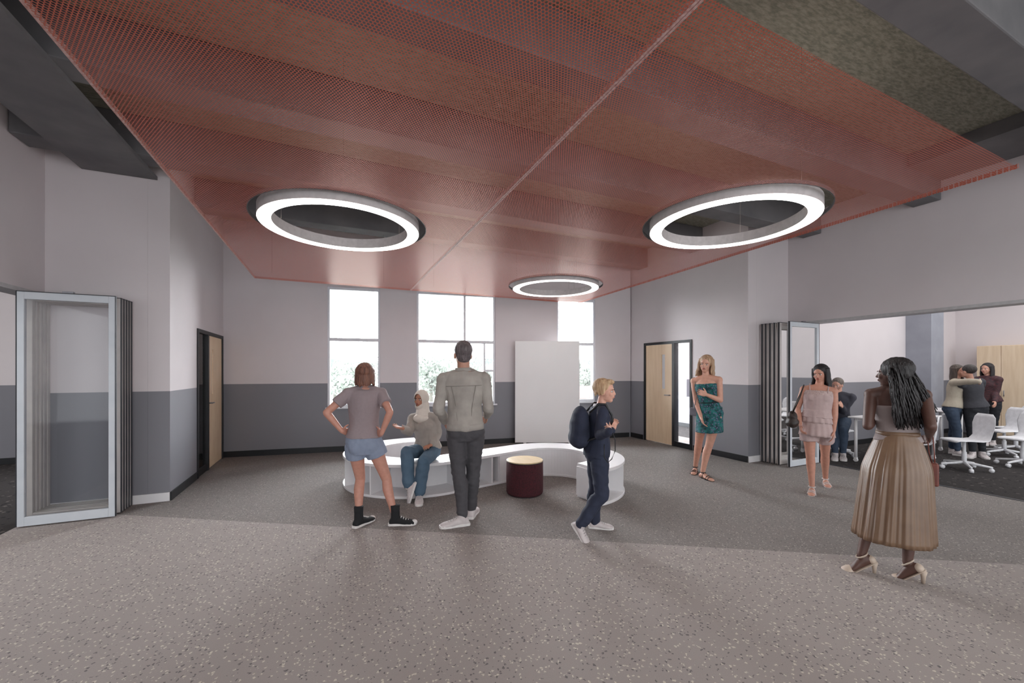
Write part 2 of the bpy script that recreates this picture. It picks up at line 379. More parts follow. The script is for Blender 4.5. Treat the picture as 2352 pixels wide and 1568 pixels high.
def ringlight(i):
    x,y=rings[i]; c=V((x,y,2.87)); e=empty('ring_light',c); n=72; ri=.605
    r=MB()
    for k in range(n):
        a=2*PI*k/n
        for rr in (ri,RR):
            for z in (0.004,.105): r.v.append(c+V((rr*cos(a),rr*sin(a),z)))
    for k in range(n):
        a=4*k; b2=4*((k+1)%n); r.f+=[(a,b2,b2+1,a+1),(a+2,a+3,b2+3,b2+2),(a+1,b2+1,b2+3,a+3),(a,a+2,b2+2,b2)]
    r.build('ring_body',M['ring'],e,c)
    annulus(c,0,ri+.004,RR-.004).build('diffuser',M['emit'],e,c)
    annulus(c,.107,ri+.01,RR-.01).build('added_top_glow',M['emit_up'],e,c)  # made-up glowing top face, brightens the ceiling above the panels
    for k in range(3):
        a=2*PI*k/3+.5; p=c+V((.66*cos(a),.66*sin(a),.1)); r=MB(); r.bone(p,V((p.x,p.y,SZ-.002)),[(0,.0014),(1,.0014)],round_=False,n=6); r.build('cable',M['cable'],e,c)
    tag(e,lab[i],'ring light','ring lights set in the red ceiling panels')
for i in range(3): ringlight(i)
# ------------------------------------------------------------ white board behind bench
bL=J(1183,850,8.25); bR=J(1331,850,8.25); c=(bL+bR)/2; hwid=(bR-bL).length/2
e=empty('white_panel',V((c.x,c.y,0))); og=V(e.location)
b=MB(); b.obox(V((c.x,c.y,1.062)),RT,FW,UP,hwid,.02,1.032); b.build('board',mat('bright_white_board',(240,238,238),.5,(238,236,236),2),e,og,bevel=.004)
for g in (-1,1):
    b=MB(); b.obox(V((c.x,c.y,.015))+RT*(g*(hwid-.2)),RT,FW,UP,.03,.06,.015); b.build('foot',M['white'],e,og)
tag(e,'plain tall white freestanding panel in front of the right window','panel')
# ------------------------------------------------------------ S bench
cl=V((1.12,5.73,0)); cr=V((2.62,4.57,0)); pts=[]
for k in range(41): a=R(82+(285-82)*k/40); pts.append(cl+V((cos(a),sin(a),0))*.78)
a0=pts[-1]; t0=V((sin(R(75)),cos(R(75)),0)); b0=cr+V((cos(R(105)),sin(R(105)),0))*.70; t1=V((sin(R(105)),-cos(R(105)),0))
NL=len(pts); Ls=(b0-a0).length
for k in range(1,10):
    t=k/10; h00=2*t**3-3*t*t+1; h10=t**3-2*t*t+t; h01=-2*t**3+3*t*t; h11=t**3-t*t
    pts.append(a0*h00+t0*Ls*h10+b0*h01+t1*Ls*h11)
for k in range(41): a=R(105-(105+83)*k/40); pts.append(cr+V((cos(a),sin(a),0))*.70)
def nrm(i):
    d=(pts[min(i+1,len(pts)-1)]-pts[max(i-1,0)]).normalized(); return V((d.y,-d.x,0))
def strip(i0,i1,o0,o1,z0,z1):
    b=MB()
    for i in range(i0,i1+1):
        nn=nrm(i)
        for o,z in ((o0,z0),(o1,z0),(o1,z1),(o0,z1)): b.v.append(pts[i]+nn*o+UP*z)
    n=i1-i0
    for i in range(n):
        a=4*i; c=a+4
        for k in range(4): b.f.append((a+k,a+(k+1)%4,c+(k+1)%4,c+k))
    b.f.append((0,1,2,3)); b.f.append((4*n+3,4*n+2,4*n+1,4*n)); return b
bc=V((1.9,5.1,0)); e=empty('serpentine_bench',bc)
N=len(pts)-1; hw=.20; mid=NL+5
strip(0,N,-hw,hw,.365,.40).build('seat_top',M['white'],e,bc,bevel=.004)
strip(0,N,-hw,hw,.0,.03).build('base_board',M['white'],e,bc,bevel=.004)
strip(0,mid,-hw+.01,-hw+.03,.03,.365).build('back_panel',M['white'],e,bc)
strip(mid,N,hw-.03,hw-.01,.03,.365).build('back_panel',M['white'],e,bc)
acc=0; last=-9
for i in range(N+1):
    if i>0: acc+=(pts[i]-pts[i-1]).length
    if i==0 or i==N or acc-last>.42 or i==mid:
        last=acc; nn=nrm(i); t=V((-nn.y,nn.x,0)); o0,o1=(-hw+.03,hw-.012) if i<mid else (-hw+.012,hw-.03)
        b=MB(); sh=(.012 if i==0 else (-.012 if i==N else 0))
        if i in (0,N): o0,o1=-hw+.005,hw-.005
        b.obox(pts[i]-t*sh+nn*((o0+o1)/2)+UP*.1975,nn,t,UP,(o1-o0)/2,.01,.1675); b.build('divider',M['white'],e,bc)
tag(e,'long white serpentine bench with open cubbies in the middle of the floor','bench')
def pouf(c,top,label):
    e=empty('pouf',c); 
    b=MB(); S=[(c+UP*z,V((1,0,0)),V((0,1,0)),r,r) for z,r in ((.012,.215),(.03,.224),(.2,.226),(.38,.224),(.392,.218))]; b.tube(S,40); b.build('upholstered_body',M['pouf'],e,c,smooth=False)
    b=MB(); S=[(c+UP*z,V((1,0,0)),V((0,1,0)),r,r) for z,r in ((.4005,.222),(.410,.222),(.413,.216))]; b.tube(S,40); tp=b.build('top_board',top,e,c)
    b=MB(); S=[(c+UP*z,V((1,0,0)),V((0,1,0)),r,r) for z,r in ((.3925,.226),(.40,.226))]; b.tube(S,40); b.build('edge_band',M['black'],e,c)
    b=MB(); S=[(c+UP*z,V((1,0,0)),V((0,1,0)),r,r) for z,r in ((0,.20),(.0115,.20))]; b.tube(S,30); b.build('base_ring',M['black'],e,c)
    tag(e,label,'pouf')
pouf(V((2.16,4.45,0)),M['maple_top'],'round burgundy pouf with a light wood top inside the bench curve')
# ------------------------------------------------------------ people
SKF=[(.78,.09,.08,-.01),(.86,.150,.105,-.012),(.92,.166,.112,-.012),(.98,.152,.104,-.005),(1.05,.124,.088,0),(1.10,.116,.083,0),(1.18,.126,.088,.003),(1.26,.140,.097,.005),(1.33,.143,.09,0),(1.39,.125,.07,-.008),(1.43,.075,.052,-.012)]
SKM=[(.78,.10,.085,-.01),(.88,.146,.108,-.01),(.95,.148,.108,-.01),(1.02,.138,.10,0),(1.10,.136,.097,0),(1.20,.150,.105,.0),(1.28,.168,.112,0),(1.34,.172,.104,0),(1.39,.150,.082,-.005),(1.44,.085,.06,-.01)]
def interp(tab,z):
    if z<=tab[0][0]: return tab[0][1:]
    for a,b in zip(tab,tab[1:]):
        if z<=b[0]:
            t=(z-a[0])/(b[0]-a[0]); return tuple(a[i]*(1-t)+b[i]*t for i in (1,2,3))
    return tab[-1][1:]
def dirv(px,al):
    v=ray(px,HZ); v.z=0; v.normalize(); r=V((v.y,-v.x,0)); al=R(al)
    return v*(-cos(al))+r*sin(al)
def solve(c,L,px,py,sg):
    r=ray(px,py); o=CAM-c; a=r.dot(r); b=r.dot(o); q=o.dot(o)-L*L; disc=b*b-a*q
    if disc<=0 or sg==0:
        p=CAM+r*(-b/a); return c+(p-c).normalized()*L
    return CAM+r*((-b+sg*math.sqrt(disc))/a)
def ik(h,a,L1,L2,bend):
    d=a-h; D=d.length; z=d/D
    if D>=L1+L2-.001: return h+d*(L1/(L1+L2))
    x=(L1*L1-L2*L2+D*D)/(2*D); y=math.sqrt(max(0,L1*L1-x*x)); bb=bend-z*bend.dot(z); bb.normalize()
    return h+z*x+bb*y
skins={}
def skin(c):
    if c not in skins:
        m=mat('skin_tone',c,.5,tuple(int(x*.95) for x in c),30); skins[c]=m
        try: m.node_tree.nodes['Principled BSDF'].inputs['Subsurface Weight'].default_value=0.04
        except Exception: pass
    return skins[c]
class Person:
    def __init__(s,label,k,d0,pel,neck,head,al,sk,male=False,pitch=0,roll=0,hs=1.0,arms=None,feet=None,bow=0,sw=None,dn=None,vox=.0055,face=True,hip_bend=None,lipc=(170,90,85),nb=False):
        s.k=k; s.vox=vox; s.tab=SKM if male else SKF; s.male=male; s.nb=nb or male; s.sk=skin(sk); s.skc=sk; s.lipc=lipc; s.hasface=face
        s.pel=J(pel[0],pel[1],d0); dn=dn or d0; s.neck=J(neck[0],neck[1],dn); s.hc=J(head[0],head[1],dn if len(head)<3 else head[2])
        fp,fc,fh=[dirv(pel[0],a) for a in al]; s.fp=fp; s.fc=fc
        s.rp=V((fp.y,-fp.x,0)); s.rc=V((fc.y,-fc.x,0))
        s.root=empty('person',V((s.pel.x,s.pel.y,0))); s.org=V(s.root.location); tag(s.root,label,'person')
        s.bow=bow; s.hs=k*hs
        hr=V((fh.y,-fh.x,0)); hf=(fh*cos(R(pitch))+UP*sin(R(pitch))).normalized(); hu=hr.cross(hf)
        if roll:
            hr,hu=(hr*cos(R(roll))+hu*sin(R(roll))),(hu*cos(R(roll))-hr*sin(R(roll)))
        s.hr,s.hf,s.hu=hr,hf,hu
        sw=(sw or (.186 if male else .158))*k; c,ax,ay,up=s.T(1.355 if male else 1.368); s.J={}
        s.arms=arms
        for sd,sg in (('L',-1),('R',1)):
            S=c+ax*(sg*sw); s.J['S'+sd]=S; A=arms[sd]
            E=solve(S,.27*k,*A[0]); W=solve(E,.24*k,*A[1]); s.J['E'+sd]=E; s.J['W'+sd]=W
            H=s.T(.89)[0]+s.rp*(sg*.086*k); s.J['H'+sd]=H
            ft=feet[sd]
            if len(ft)==4: an=G(ft[0],ft[1])+UP*(.08*k); tp=G(ft[2],ft[3]); td=(tp-an); td.z=0; td.normalize()
            else: an=J(ft[0],ft[1],ft[2]); td=(G(ft[3],ft[4])+UP*.035*k-an).normalized()
            s.J['A'+sd]=an; s.J['t'+sd]=td
            bend=(hip_bend or s.fp)+td*.4
            s.J['K'+sd]=ik(H,an,.41*k,.395*k,bend)
    def T(s,z):
        u=(z-.92)/.52; up=(s.neck-s.pel).normalized(); uu=max(0,min(1,u))
        ax=s.rp.lerp(s.rc,uu); ax=(ax-up*ax.dot(up)).normalized(); ay=up.cross(ax)
        c=s.pel+(s.neck-s.pel)*u+ay*(s.bow*4*uu*(1-uu))
        return c,ax,ay,up
    def torso(s,b,z0,z1,inf=0,fl=0,n=26):
        m=max(3,int((z1-z0)/.025)); S=[]
        for i in range(m+1):
            z=z0+(z1-z0)*i/m; rx,ry,off=interp(s.tab,z); c,ax,ay,up=s.T(z); e=inf+fl*(1-i/m)
            S.append((c+ay*off*s.k,ax,ay,rx*s.k+e,ry*s.k+e))
        b.tube(S,n)
    def cut(s,prof,t0,t1,k,inf,fl=0,tot=1,base=0):
        out=[]; m=8
        for i in range(m+1):
            t=t0+(t1-t0)*i/m; r=prof[-1][1]; o=prof[-1][2] if len(prof[-1])>2 else 0
            for a,b in zip(prof,prof[1:]):
                if t<=b[0]:
                    q=(t-a[0])/(b[0]-a[0]); q=max(0,q); r=a[1]*(1-q)+b[1]*q; o=(a[2] if len(a)>2 else 0)*(1-q)+(b[2] if len(b)>2 else 0)*q; break
            out.append((t,r*k+inf+fl*(base+t),o*k))
        return out
    TH_=[(0,.082,0),(.25,.080,0),(.6,.064,0),(1,.050,0)]
    SH_=[(0,.049,0),(.28,.053,.014),(.6,.040,.008),(1,.030,0)]
    UA_=[(0,.043),(.35,.042),(1,.034)]
    FA_=[(0,.035),(.25,.036),(1,.023)]
    def leg(s,b,sd,te,inf=0,fl=0,round_=True):
        H,K,A=s.J['H'+sd],s.J['K'+sd],s.J['A'+sd]; g=1.06 if s.male else 1
        bk=-s.J['t'+sd]
        b.bone(H,K,[q for q in s.cut(s.TH_,0,min(1,te),s.k*g,inf,fl)],hint=s.fp,round_=round_)
        if te>1:
            b.bone(K,A,s.cut(s.SH_,0,te-1,s.k*g,inf,fl,base=1),hint=s.fp,offd=bk,round_=round_)
            b.ell(K,.05*s.k*g+inf+fl,.052*s.k*g+inf+fl,.055*s.k*g+inf+fl)
    def arm(s,b,sd,te,inf=0,fl=0):
        S,E,W=s.J['S'+sd],s.J['E'+sd],s.J['W'+sd]; g=1.15 if s.male else 1
        b.ell(S,.048*s.k*g+inf,.048*s.k*g+inf,.05*s.k*g+inf)
        b.bone(S,E,s.cut(s.UA_,0,min(1,te),s.k*g,inf,fl),round_=te>=1)
        if te>1: b.bone(E,W,s.cut(s.FA_,0,te-1,s.k*g,inf,fl,base=1),round_=True)
    def trap(s,b,inf=0):
        c=s.T(1.405)[0]
        for sd in 'LR': b.bone(c,s.J['S'+sd],[(0,.055*s.k+inf),(.5,.052*s.k+inf),(1,.047*s.k+inf)])
    def bust(s,b,inf=0):
        c,ax,ay,up=s.T(1.265)
        if not s.nb:
            for g in (-1,1): b.ell(c+ax*g*.066*s.k+ay*.062*s.k,.058*s.k+inf,.05*s.k+inf,.058*s.k+inf,(ax,ay,up))
    def bum(s,b,inf=0):
        c,ax,ay,up=s.T(.885)
        for g in (-1,1): b.ell(c+ax*g*.068*s.k-ay*.045*s.k,.078*s.k+inf,.075*s.k+inf,.082*s.k+inf,(ax,ay,up))
    def hand(s,b,sd):
        W=s.J['W'+sd]; E=s.J['E'+sd]; A=s.arms[sd]; k=s.k*(1.08 if s.male else .98)
        hd=(W-E).normalized(); opt=A[2] if len(A)>2 else {}
        if 'to' in opt: hd=(J(*opt['to'])-W).normalized()
        sg=-1 if sd=='L' else 1
        pn=opt.get('palm') or (s.rc*(-sg)); pn=(pn-hd*pn.dot(hd))
        if pn.length<.05: pn=s.fc-hd*s.fc.dot(hd)
        pn.normalize(); ts=hd.cross(pn)*(1 if sd=='R' else -1)
        cu=opt.get('curl',.35)
        b.bone(W,W+hd*.02*k,[(0,.024*k),(1,.028*k)],hint=pn,flat=.7)
        S=[(W+hd*y*k,ts,pn,rx*k,ry*k) for y,rx,ry in ((.0,.024,.016),(.03,.034,.016),(.06,.040,.015),(.085,.040,.013),(.095,.036,.010))]
        b.tube(S,14)
        for i,(o,L) in enumerate(((.030,.072),(.010,.080),(-.010,.075),(-.029,.058))):
            p=W+hd*(.086*k)+ts*(o*k); spread=ts*(o*2.2)
            d=(hd+spread*1.0).normalized(); ang=.15
            for q,l in enumerate((.45,.32,.26)):
                ang+=cu*(.75 if q else .5)
                dd=(d*cos(ang)+pn*sin(ang)).normalized(); e=p+dd*(L*l*k)
                b.bone(p,e,[(0,(.0088-.0007*q)*k),(1,(.0082-.0008*q)*k)],n=10); p=e
        p=W+hd*.025*k+ts*.028*k; d=(hd*.62+ts*.65+pn*.25).normalized()
        e=p+d*.04*k; b.bone(p-d*.01*k,e,[(0,.0125*k),(1,.010*k)],n=10); d2=(d+hd*.5+pn*.2).normalized(); b.bone(e,e+d2*.028*k,[(0,.0098*k),(1,.008*k)],n=10)
    def foot(s,b,sd,inf=0,sole=0,zmax=1,y0=-.055,y1=.205):
        A=s.J['A'+sd]; td=s.J['t'+sd]; sdv=td.cross(UP).normalized(); uf=sdv.cross(td); k=s.k
        S=[]
        for y,w,h in ((-.06,.016,.035),(-.045,.028,.06),(0,.033,.078),(.05,.035,.066),(.10,.042,.046),(.15,.043,.034),(.185,.034,.026),(.20,.018,.016)):
            hh=h*k*zmax+inf; S.append((A+td*(y*k*(1+inf*2))+uf*(-.08*k+hh/2),sdv,uf,w*k+inf*.8,hh/2+.002))
        b.tube(S,18)
    def shoe(s,sd,m,sole,kind='sneaker',capm=None):
        A=s.J['A'+sd]; td=s.J['t'+sd]; sdv=td.cross(UP).normalized(); uf=sdv.cross(td); k=s.k; o=s.org
        b=MB()
        if kind in('sneaker','hightop'):
            s.foot(b,sd,inf=.012)
            hi=.075 if kind=='hightop' else .03
            b.bone(A-uf*.03*k,A+uf*hi*k,[(0,.046*k),(.6,.045*k),(1,.044*k)],round_=False)
            sh=b.build('shoe',m,s.root,o,vox=.006,it=2)
            q=MB(); S=[]
            for i,(y,w) in enumerate(((-.072,.022),(-.06,.034),(0,.040),(.06,.040),(.12,.049),(.17,.048),(.200,.036),(.214,.018))):
                S.append((A+td*y*k,w*k))
            n=len(S)
            for z in (-.082,-.056):
                for side in (1,-1):
                    for (c,w) in (S if side==1 else list(reversed(S))): q.v.append(c+sdv*w*side+uf*(z*k))
            m2=2*n
            q.f.append(tuple(range(m2))); q.f.append(tuple(range(m2,2*m2)))
            for i in range(m2): q.f.append((i,(i+1)%m2,(i+1)%m2+m2,i+m2))
            q.build('sole',sole,sh,o,bevel=.004)
            if capm:
                q=MB(); q.ell(A+td*.19*k-uf*.058*k,.035*k,.034*k,.026*k,(sdv,td,uf)); q.build('toe_cap',capm,sh,o,smooth=True)
            q=MB()
            for i in range(4):
                c=A+td*(.06+.024*i)*k+uf*(.006-.011*i)*k; q.path([c-sdv*.022*k-uf*.008*k,c+uf*.002*k,c+sdv*.022*k-uf*.008*k],.0032,6)
            q.build('laces',capm or LACE,sh,o,smooth=True)
        else:
            q=MB(); S=[]
            for y,w in ((-.06,.018),(-.04,.03),(0,.031),(.06,.034),(.12,.044),(.17,.042),(.21,.016)): S.append((A+td*y*k-uf*.083*k,sdv,uf,w*k,.007))
            q.tube(S,14); 
            if kind=='heel':
                hp=A-td*.04*k-uf*.085*k; q.bone(hp,V((hp.x,hp.y,.004)),[(0,.022),(.4,.014),(1,.010)],round_=False)
                q.ell(A+td*.155*k-uf*.060*k,.050*k,.060*k,.032*k,(sdv,td,uf))
                q.ell(A-td*.035*k-uf*.055*k,.036*k,.030*k,.036*k,(sdv,td,uf))
            sh=q.build('shoe',m,s.root,o,smooth=True)
            q=MB()
            def strap(y,h,w):
                P=[]
                for i in range(11):
                    a=PI*i/10; P.append(A+td*y*k-uf*.08*k+sdv*(w*k*cos(a))+uf*(h*k*sin(a)))
                q.path(P,.0055,6)
            if kind!='heel':
                strap(.14,.044,.047); strap(.10,.055,.045); strap(.03,.078,.038)
            P=[A+uf*.0+sdv*(.037*k*cos(2*PI*i/14))+td*(.042*k*sin(2*PI*i/14)-.004) for i in range(15)]; q.path(P,.0055,6)
            q.build('strap',m,sh,o,smooth=True)
    def part(s,name,b,m,vox=None,it=4,wr=None,parent=None,smooth=True,cutf=None):
        return b.build(name,m,parent or s.root,s.org,smooth=smooth,vox=vox,it=it,wr=wr,cutf=cutf)
    def body(s):
        b=MB(); k=s.k; h=s.hs; c=s.hc; X,Y,Z=s.hr,s.hf,s.hu; fr=(X,Y,Z)
        s.torso(b,.80,1.43); s.trap(b); s.bust(b); s.bum(b)
        for sd in 'LR': s.leg(b,sd,2); s.arm(b,sd,2); s.hand(b,sd); s.foot(b,sd)
        nr=.058 if s.male else .047
        b.bone(s.T(1.40)[0],c-Z*.04*h-Y*.018*h,[(0,(nr+.01)*k),(.4,nr*k),(1,nr*k)])
        b.ell(c+Z*.030*h-Y*.012*h,.073*h,.091*h,.081*h,fr)
        b.ell(c+Y*.022*h-Z*.03*h,.056*h,.064*h,.076*h,fr)
        b.ell(c+Y*.046*h-Z*.088*h,.030*h,.027*h,.021*h,fr)
        b.ell(c+Y*.010*h-Z*.065*h,.050*h,.05*h,.035*h,fr)
        b.bone(c+Y*.080*h+Z*.006*h,c+Y*(.097 if not s.nb or s.male else .092)*h-Z*.028*h,[(0,.008*h),(1,.0115*h)],n=10)
        b.ell(c+Y*.068*h+Z*.020*h,.045*h,.014*h,.010*h,fr)
        b.ell(c+Y*.080*h-Z*.056*h,.022*h,.010*h,.012*h,fr)
        for g in (-1,1): 
            b.ell(c+X*g*.073*h-Y*.006*h-Z*.012*h,.010*h,.019*h,.030*h,fr); b.ell(c+X*g*.036*h+Y*.058*h-Z*.028*h,.02*h,.018*h,.02*h,fr)
        bo=s.part('body',b,s.sk,s.vox,3)
        if s.hasface:
            for g in (-1,1):
                q=MB(); ec=c+X*g*.030*h+Y*.0685*h-Z*.002*h; q.ell(ec,.0135*h,.011*h,.0085*h,fr,12,8); eo=q.build('eye',EYE,s.root,s.org,smooth=True)
                q=MB(); q.ell(ec+Y*.0078*h,.0062*h,.005*h,.0068*h,fr,10,6); q.build('iris',IRIS,eo,s.org,smooth=True)
                q=MB(); q.path([ec+X*(.018*t)*h+Y*(.012-.004*t*t+.003)*h+Z*(.020-.004*t*t)*h for t in (-1,-.5,0,.5,1)],.0026*h,6); q.build('eyebrow',BROW,s.root,s.org,smooth=True)
            q=MB(); q.ell(c+Y*.0845*h-Z*.055*h,.019*h,.007*h,.0075*h,fr,12,8); q.build('lips',mat('lips',s.lipc,.4),s.root,s.org,smooth=True)
        return bo
    def H(s,x,y,z): return s.hc+(s.hr*x+s.hf*y+s.hu*z)*s.hs
    def haircap(s,b,g=0,dz=0): b.ell(s.H(0,-.030,.040+dz),(.082+g)*s.hs,(.095+g)*s.hs,(.084+g)*s.hs,(s.hr,s.hf,s.hu),24,14)
    def locks(s,b,n,z0,z1,sp0,sp1,r,a0,a1,seed=1,wav=.006,fwd=-.02):
        rg=random.Random(seed); h=s.hs
        for i in range(n):
            a=a0+(a1-a0)*(i+.5)/n; e=z1+.02*rg.uniform(-1,1); ph=rg.uniform(0,6); P=[]
            for q in range(10):
                t=q/9; rr=sp0+(sp1-sp0)*t; z=z0+(e-z0)*t
                P.append(s.H(rr*sin(a)+wav*sin(9*t+ph)*t,fwd-rr*cos(a)*1.05+wav*cos(8*t+ph)*t,z))
            b.path(P,[r*h*(1-.55*max(0,(q/9-.7)/.3)) for q in range(10)],8)
EYE=mat('eye_white',(225,220,218),.2); IRIS=mat('iris_dark',(38,26,22),.15); BROW=mat('brow_hair',(84,62,48),.8); LACE=mat('grey_laces',(180,176,176),.8)
def hairm(c,c2): return mat('hair',c,.5,c2,60,bump=.8,stretch=(1,1,.12),bscale=140)
def fabric(c,c2=None,sc=40,bump=.2,rough=.85):
    c2=tuple((a*2+b_)/3 for a,b_ in zip(c,c2)) if c2 else tuple(x*.97 for x in c)
    return mat('fabric',c,rough,c2,sc,bump,bscale=400)
ST=(1,1,.6)
M['sneak']=mat('white_shoe_leather',(205,196,196),.55); M['sole']=mat('white_rubber',(228,224,222),.6); M['blackcanvas']=fabric((26,27,30))
# P1
p=Person('woman seen from behind in grey t-shirt and denim shorts, hands on hips',.94,3.92,(836,1012),(838,887),(839,862),(178,178,172),(196,142,124),
  arms={'L':((744,952,-1),(789,994,1),{'to':(812,992,3.98),'curl':.5}),'R':((896,946,-1),(876,996,1),{'to':(856,992,3.98),'curl':.5})},feet={'L':(824,1208,850,1196),'R':(908,1205,955,1203)},face=False,pitch=-4)
p.body()
b=MB(); p.torso(b,.955,1.41,.016,.012); p.trap(b,.012); p.bust(b,.012)
for sd in 'LR': p.arm(b,sd,.55,.016,.012)
t=p.part('t_shirt',b,fabric((146,132,135),(136,123,126)),.007,4,(.014,9,ST))
b=MB(); p.torso(b,.80,.97,.014); p.bum(b,.014)
for sd in 'LR': p.leg(b,sd,.34,.020,.03,round_=False)
p.part('denim_shorts',b,fabric((136,146,166),(120,130,152),25),.007,3,(.008,18,ST))
b=MB(); p.haircap(b,.010); b.bone(p.H(0,-.02,.03),p.H(0,-.02,-.06),[(0,.084*p.hs),(.6,.084*p.hs),(1,.070*p.hs)],hint=p.hf,flat=.9,round_=False)
p.locks(b,26,.06,-.105,.080,.088,.017,-2.3,2.3,2,.003)
p.part('hair',b,hairm((128,84,66),(84,52,42)),.005,2)
for sd in 'LR':
    p.shoe(sd,M['blackcanvas'],M['sole'],'hightop',M['sole'])
    b=MB(); A=p.J['A'+sd]; b.bone(A+UP*.03,A+UP*.115,[(0,.040),(1,.044)],round_=False); p.part('sock',b,M['blackcanvas'])
# P3
p=Person('tall man seen from behind in light grey denim jacket and dark trousers',1.04,3.95,(1069,980),(1065,850),(1063,814),(176,178,-168),(188,140,120),male=True,hs=1.05,
  arms={'L':((1006,944,-1),(1022,968,1),{'curl':.7}),'R':((1124,942,-1),(1118,955,1),{'curl':.7})},feet={'L':(1062,1206,1020,1211),'R':(1083,1187,1092,1172)},face=False)
p.body()
jk=mat('washed_grey_denim',(170,164,157),.9,(156,150,144),9,.3,bscale=300)
b=MB(); p.torso(b,.90,1.43,.018,.004); p.trap(b,.012)
for sd in 'LR': p.arm(b,sd,1.95,.010)
t=p.part('denim_jacket',b,jk,.006,3,(.022,11,ST))
b=MB(); c,ax,ay,up=p.T(1.435); b.tube([(c-up*.02,ax,ay,.092,.084),(c+up*.01,ax,ay,.084,.078),(c+up*.03,ax,ay,.078,.074)],24); p.part('collar',b,jk,parent=t)
SEAM=fabric((136,130,124))
def seam(pts_):
    b=MB(); b.path(pts_,.003,6); p.part('seam',b,SEAM,parent=t)
def bk_(z,a,r0=.0185):
    rx,ry,o=interp(p.tab,z); c,ax,ay,up=p.T(z); return c+ay*o*p.k+ax*((rx*p.k+r0)*cos(a))-ay*((ry*p.k+r0)*sin(a))
seam([bk_(1.30,.3+(PI-.6)*i/24) for i in range(25)])
for g in (-1,1): seam([bk_(.96+.34*i/12,PI/2+g*(.38+.25*i/12),.020) for i in range(13)])
b=MB(); c0=[]
for z in (.90,.93,.955): 
    rx,ry,o=interp(p.tab,z); c,ax,ay,up=p.T(z); c0.append((c+ay*o*p.k,ax,ay,rx*p.k+.0275,ry*p.k+.0275))
b.tube(c0,32); p.part('hem_band',b,jk,parent=t)
b=MB(); p.torso(b,.80,.93,.012); p.bum(b,.006)
for sd in 'LR': p.leg(b,sd,1.97,.010,.003)
p.part('trousers',b,fabric((74,72,76),(62,61,65)),.008,3,(.014,12,(1,1,1.6)))
b=MB(); p.haircap(b,-.001,.002); b.ell(p.H(0,-.045,-.01),.068*p.hs,.058*p.hs,.07*p.hs,(p.hr,p.hf,p.hu)); p.part('hair',b,hairm((112,102,104),(78,70,72)),.006,3)
for sd in 'LR': p.shoe(sd,M['sneak'],M['sole'])
# P2
p=Person('woman in beige headscarf and jacket sitting on the bench gesturing with one hand',.95,5.06,(982,1030),(972,948),(967,917),(-18,-18,-34),(186,130,106),pitch=2,dn=5.0,
  arms={'R':((940,992,-1),(926,984,-1),{'to':(902,978,4.66),'palm':V((0,0,1)),'curl':.2}),'L':((1007,996,1),(990,1022,-1),{'to':(975,1026,4.75),'palm':V((0,0,-1)),'curl':.3})},
  feet={'L':(963,1150,962,1164),'R':(938,1116,4.60,928,1154)},hip_bend=V((0,0,1)))
p.body()
jk=fabric((170,162,154),(156,148,142),20)
b=MB(); p.torso(b,.92,1.43,.018,.008); p.trap(b,.012); p.bust(b,.010)
for sd in 'LR': p.arm(b,sd,1.85,.013,.003)
p.part('jacket',b,jk,.007,3,(.018,12,ST))
b=MB(); p.torso(b,.84,.96,.014); p.bum(b,.006)
for sd in 'LR': p.leg(b,sd,1.93,.009,.014)
p.part('jeans',b,fabric((84,108,128),(68,90,110),16),.007,3,(.012,14,(1,1,1)))
b=MB(); b.ell(p.H(0,-.014,.022),.094*p.hs,.106*p.hs,.108*p.hs,(p.hr,p.hf,p.hu),24,14)
b.ell(p.H(0,.012,-.085),.068*p.hs,.070*p.hs,.055*p.hs,(p.hr,p.hf,p.hu))
b.bone(p.H(0,-.03,-.05),p.T(1.39)[0]+p.fc*.01,[(0,.085*p.hs),(.5,.085*p.hs),(1,.105*p.hs)],round_=True)
b.ell(p.T(1.37)[0]+p.fc*.035,.12,.085,.065)
def face_hole(v):
    d=v-p.hc; x,y,z=d.dot(p.hr)/p.hs,d.dot(p.hf)/p.hs,d.dot(p.hu)/p.hs
    return y>.03 and (x/.053)**2+((z+.006)/.078)**2<1
p.part('headscarf',b,fabric((226,218,208),(214,205,196),20),.0045,3,(.006,16,(1,1,.5)),cutf=face_hole)
for sd in 'LR': p.shoe(sd,M['sneak'],M['sole'])
# P4
p=Person('blond boy in navy suit walking to the right with a backpack',.83,3.68,(1373,1036),(1378,931),(1390,898),(100,104,78),(222,170,150),hs=1.13,pitch=0,male=False,sw=.145,nb=True,
  arms={'R':((1376,1000,-1),(1400,990,-1),{'to':(1408,974,3.45),'curl':.9}),'L':((1394,998,1),(1406,988,-1),{'to':(1411,970,3.62),'curl':.9})},
  feet={'R':(1334,1206,3.58,1356,1246),'L':(1366,1212,1398,1214)},lipc=(206,134,122))
navy=fabric((42,48,68),(33,38,54),18)
p.body()
b=MB(); p.torso(b,.87,1.42,.018,.010); p.trap(b,.012); p.bum(b,.012)
for sd in 'LR': p.arm(b,sd,1.93,.013)
t=p.part('jacket',b,navy,.006,3,(.014,12,ST))
b=MB(); c,ax,ay,up=p.T(1.44); b.tube([(c-up*.02,ax,ay,.07,.065),(c+up*.012,ax,ay,.062,.058)],24); p.part('shirt_collar',b,fabric((222,222,228)),parent=t)
b=MB(); p.torso(b,.80,.93,.012); p.bum(b,.010)
for sd in 'LR': p.leg(b,sd,1.96,.016,.005)
p.part('trousers',b,navy,.007,3,(.016,11,(1,1,1.4)))
b=MB(); p.haircap(b,.003,.003); b.ell(p.H(0,.035,.088),.06*p.hs,.055*p.hs,.03*p.hs,(p.hr,p.hf,p.hu)); p.locks(b,20,.07,-.03,.070,.080,.013,-1.9,1.9,5,.003); p.part('hair',b,hairm((206,176,140),(168,132,98)),.005,2)
for sd in 'LR': p.shoe(sd,M['sneak'],M['sole'])
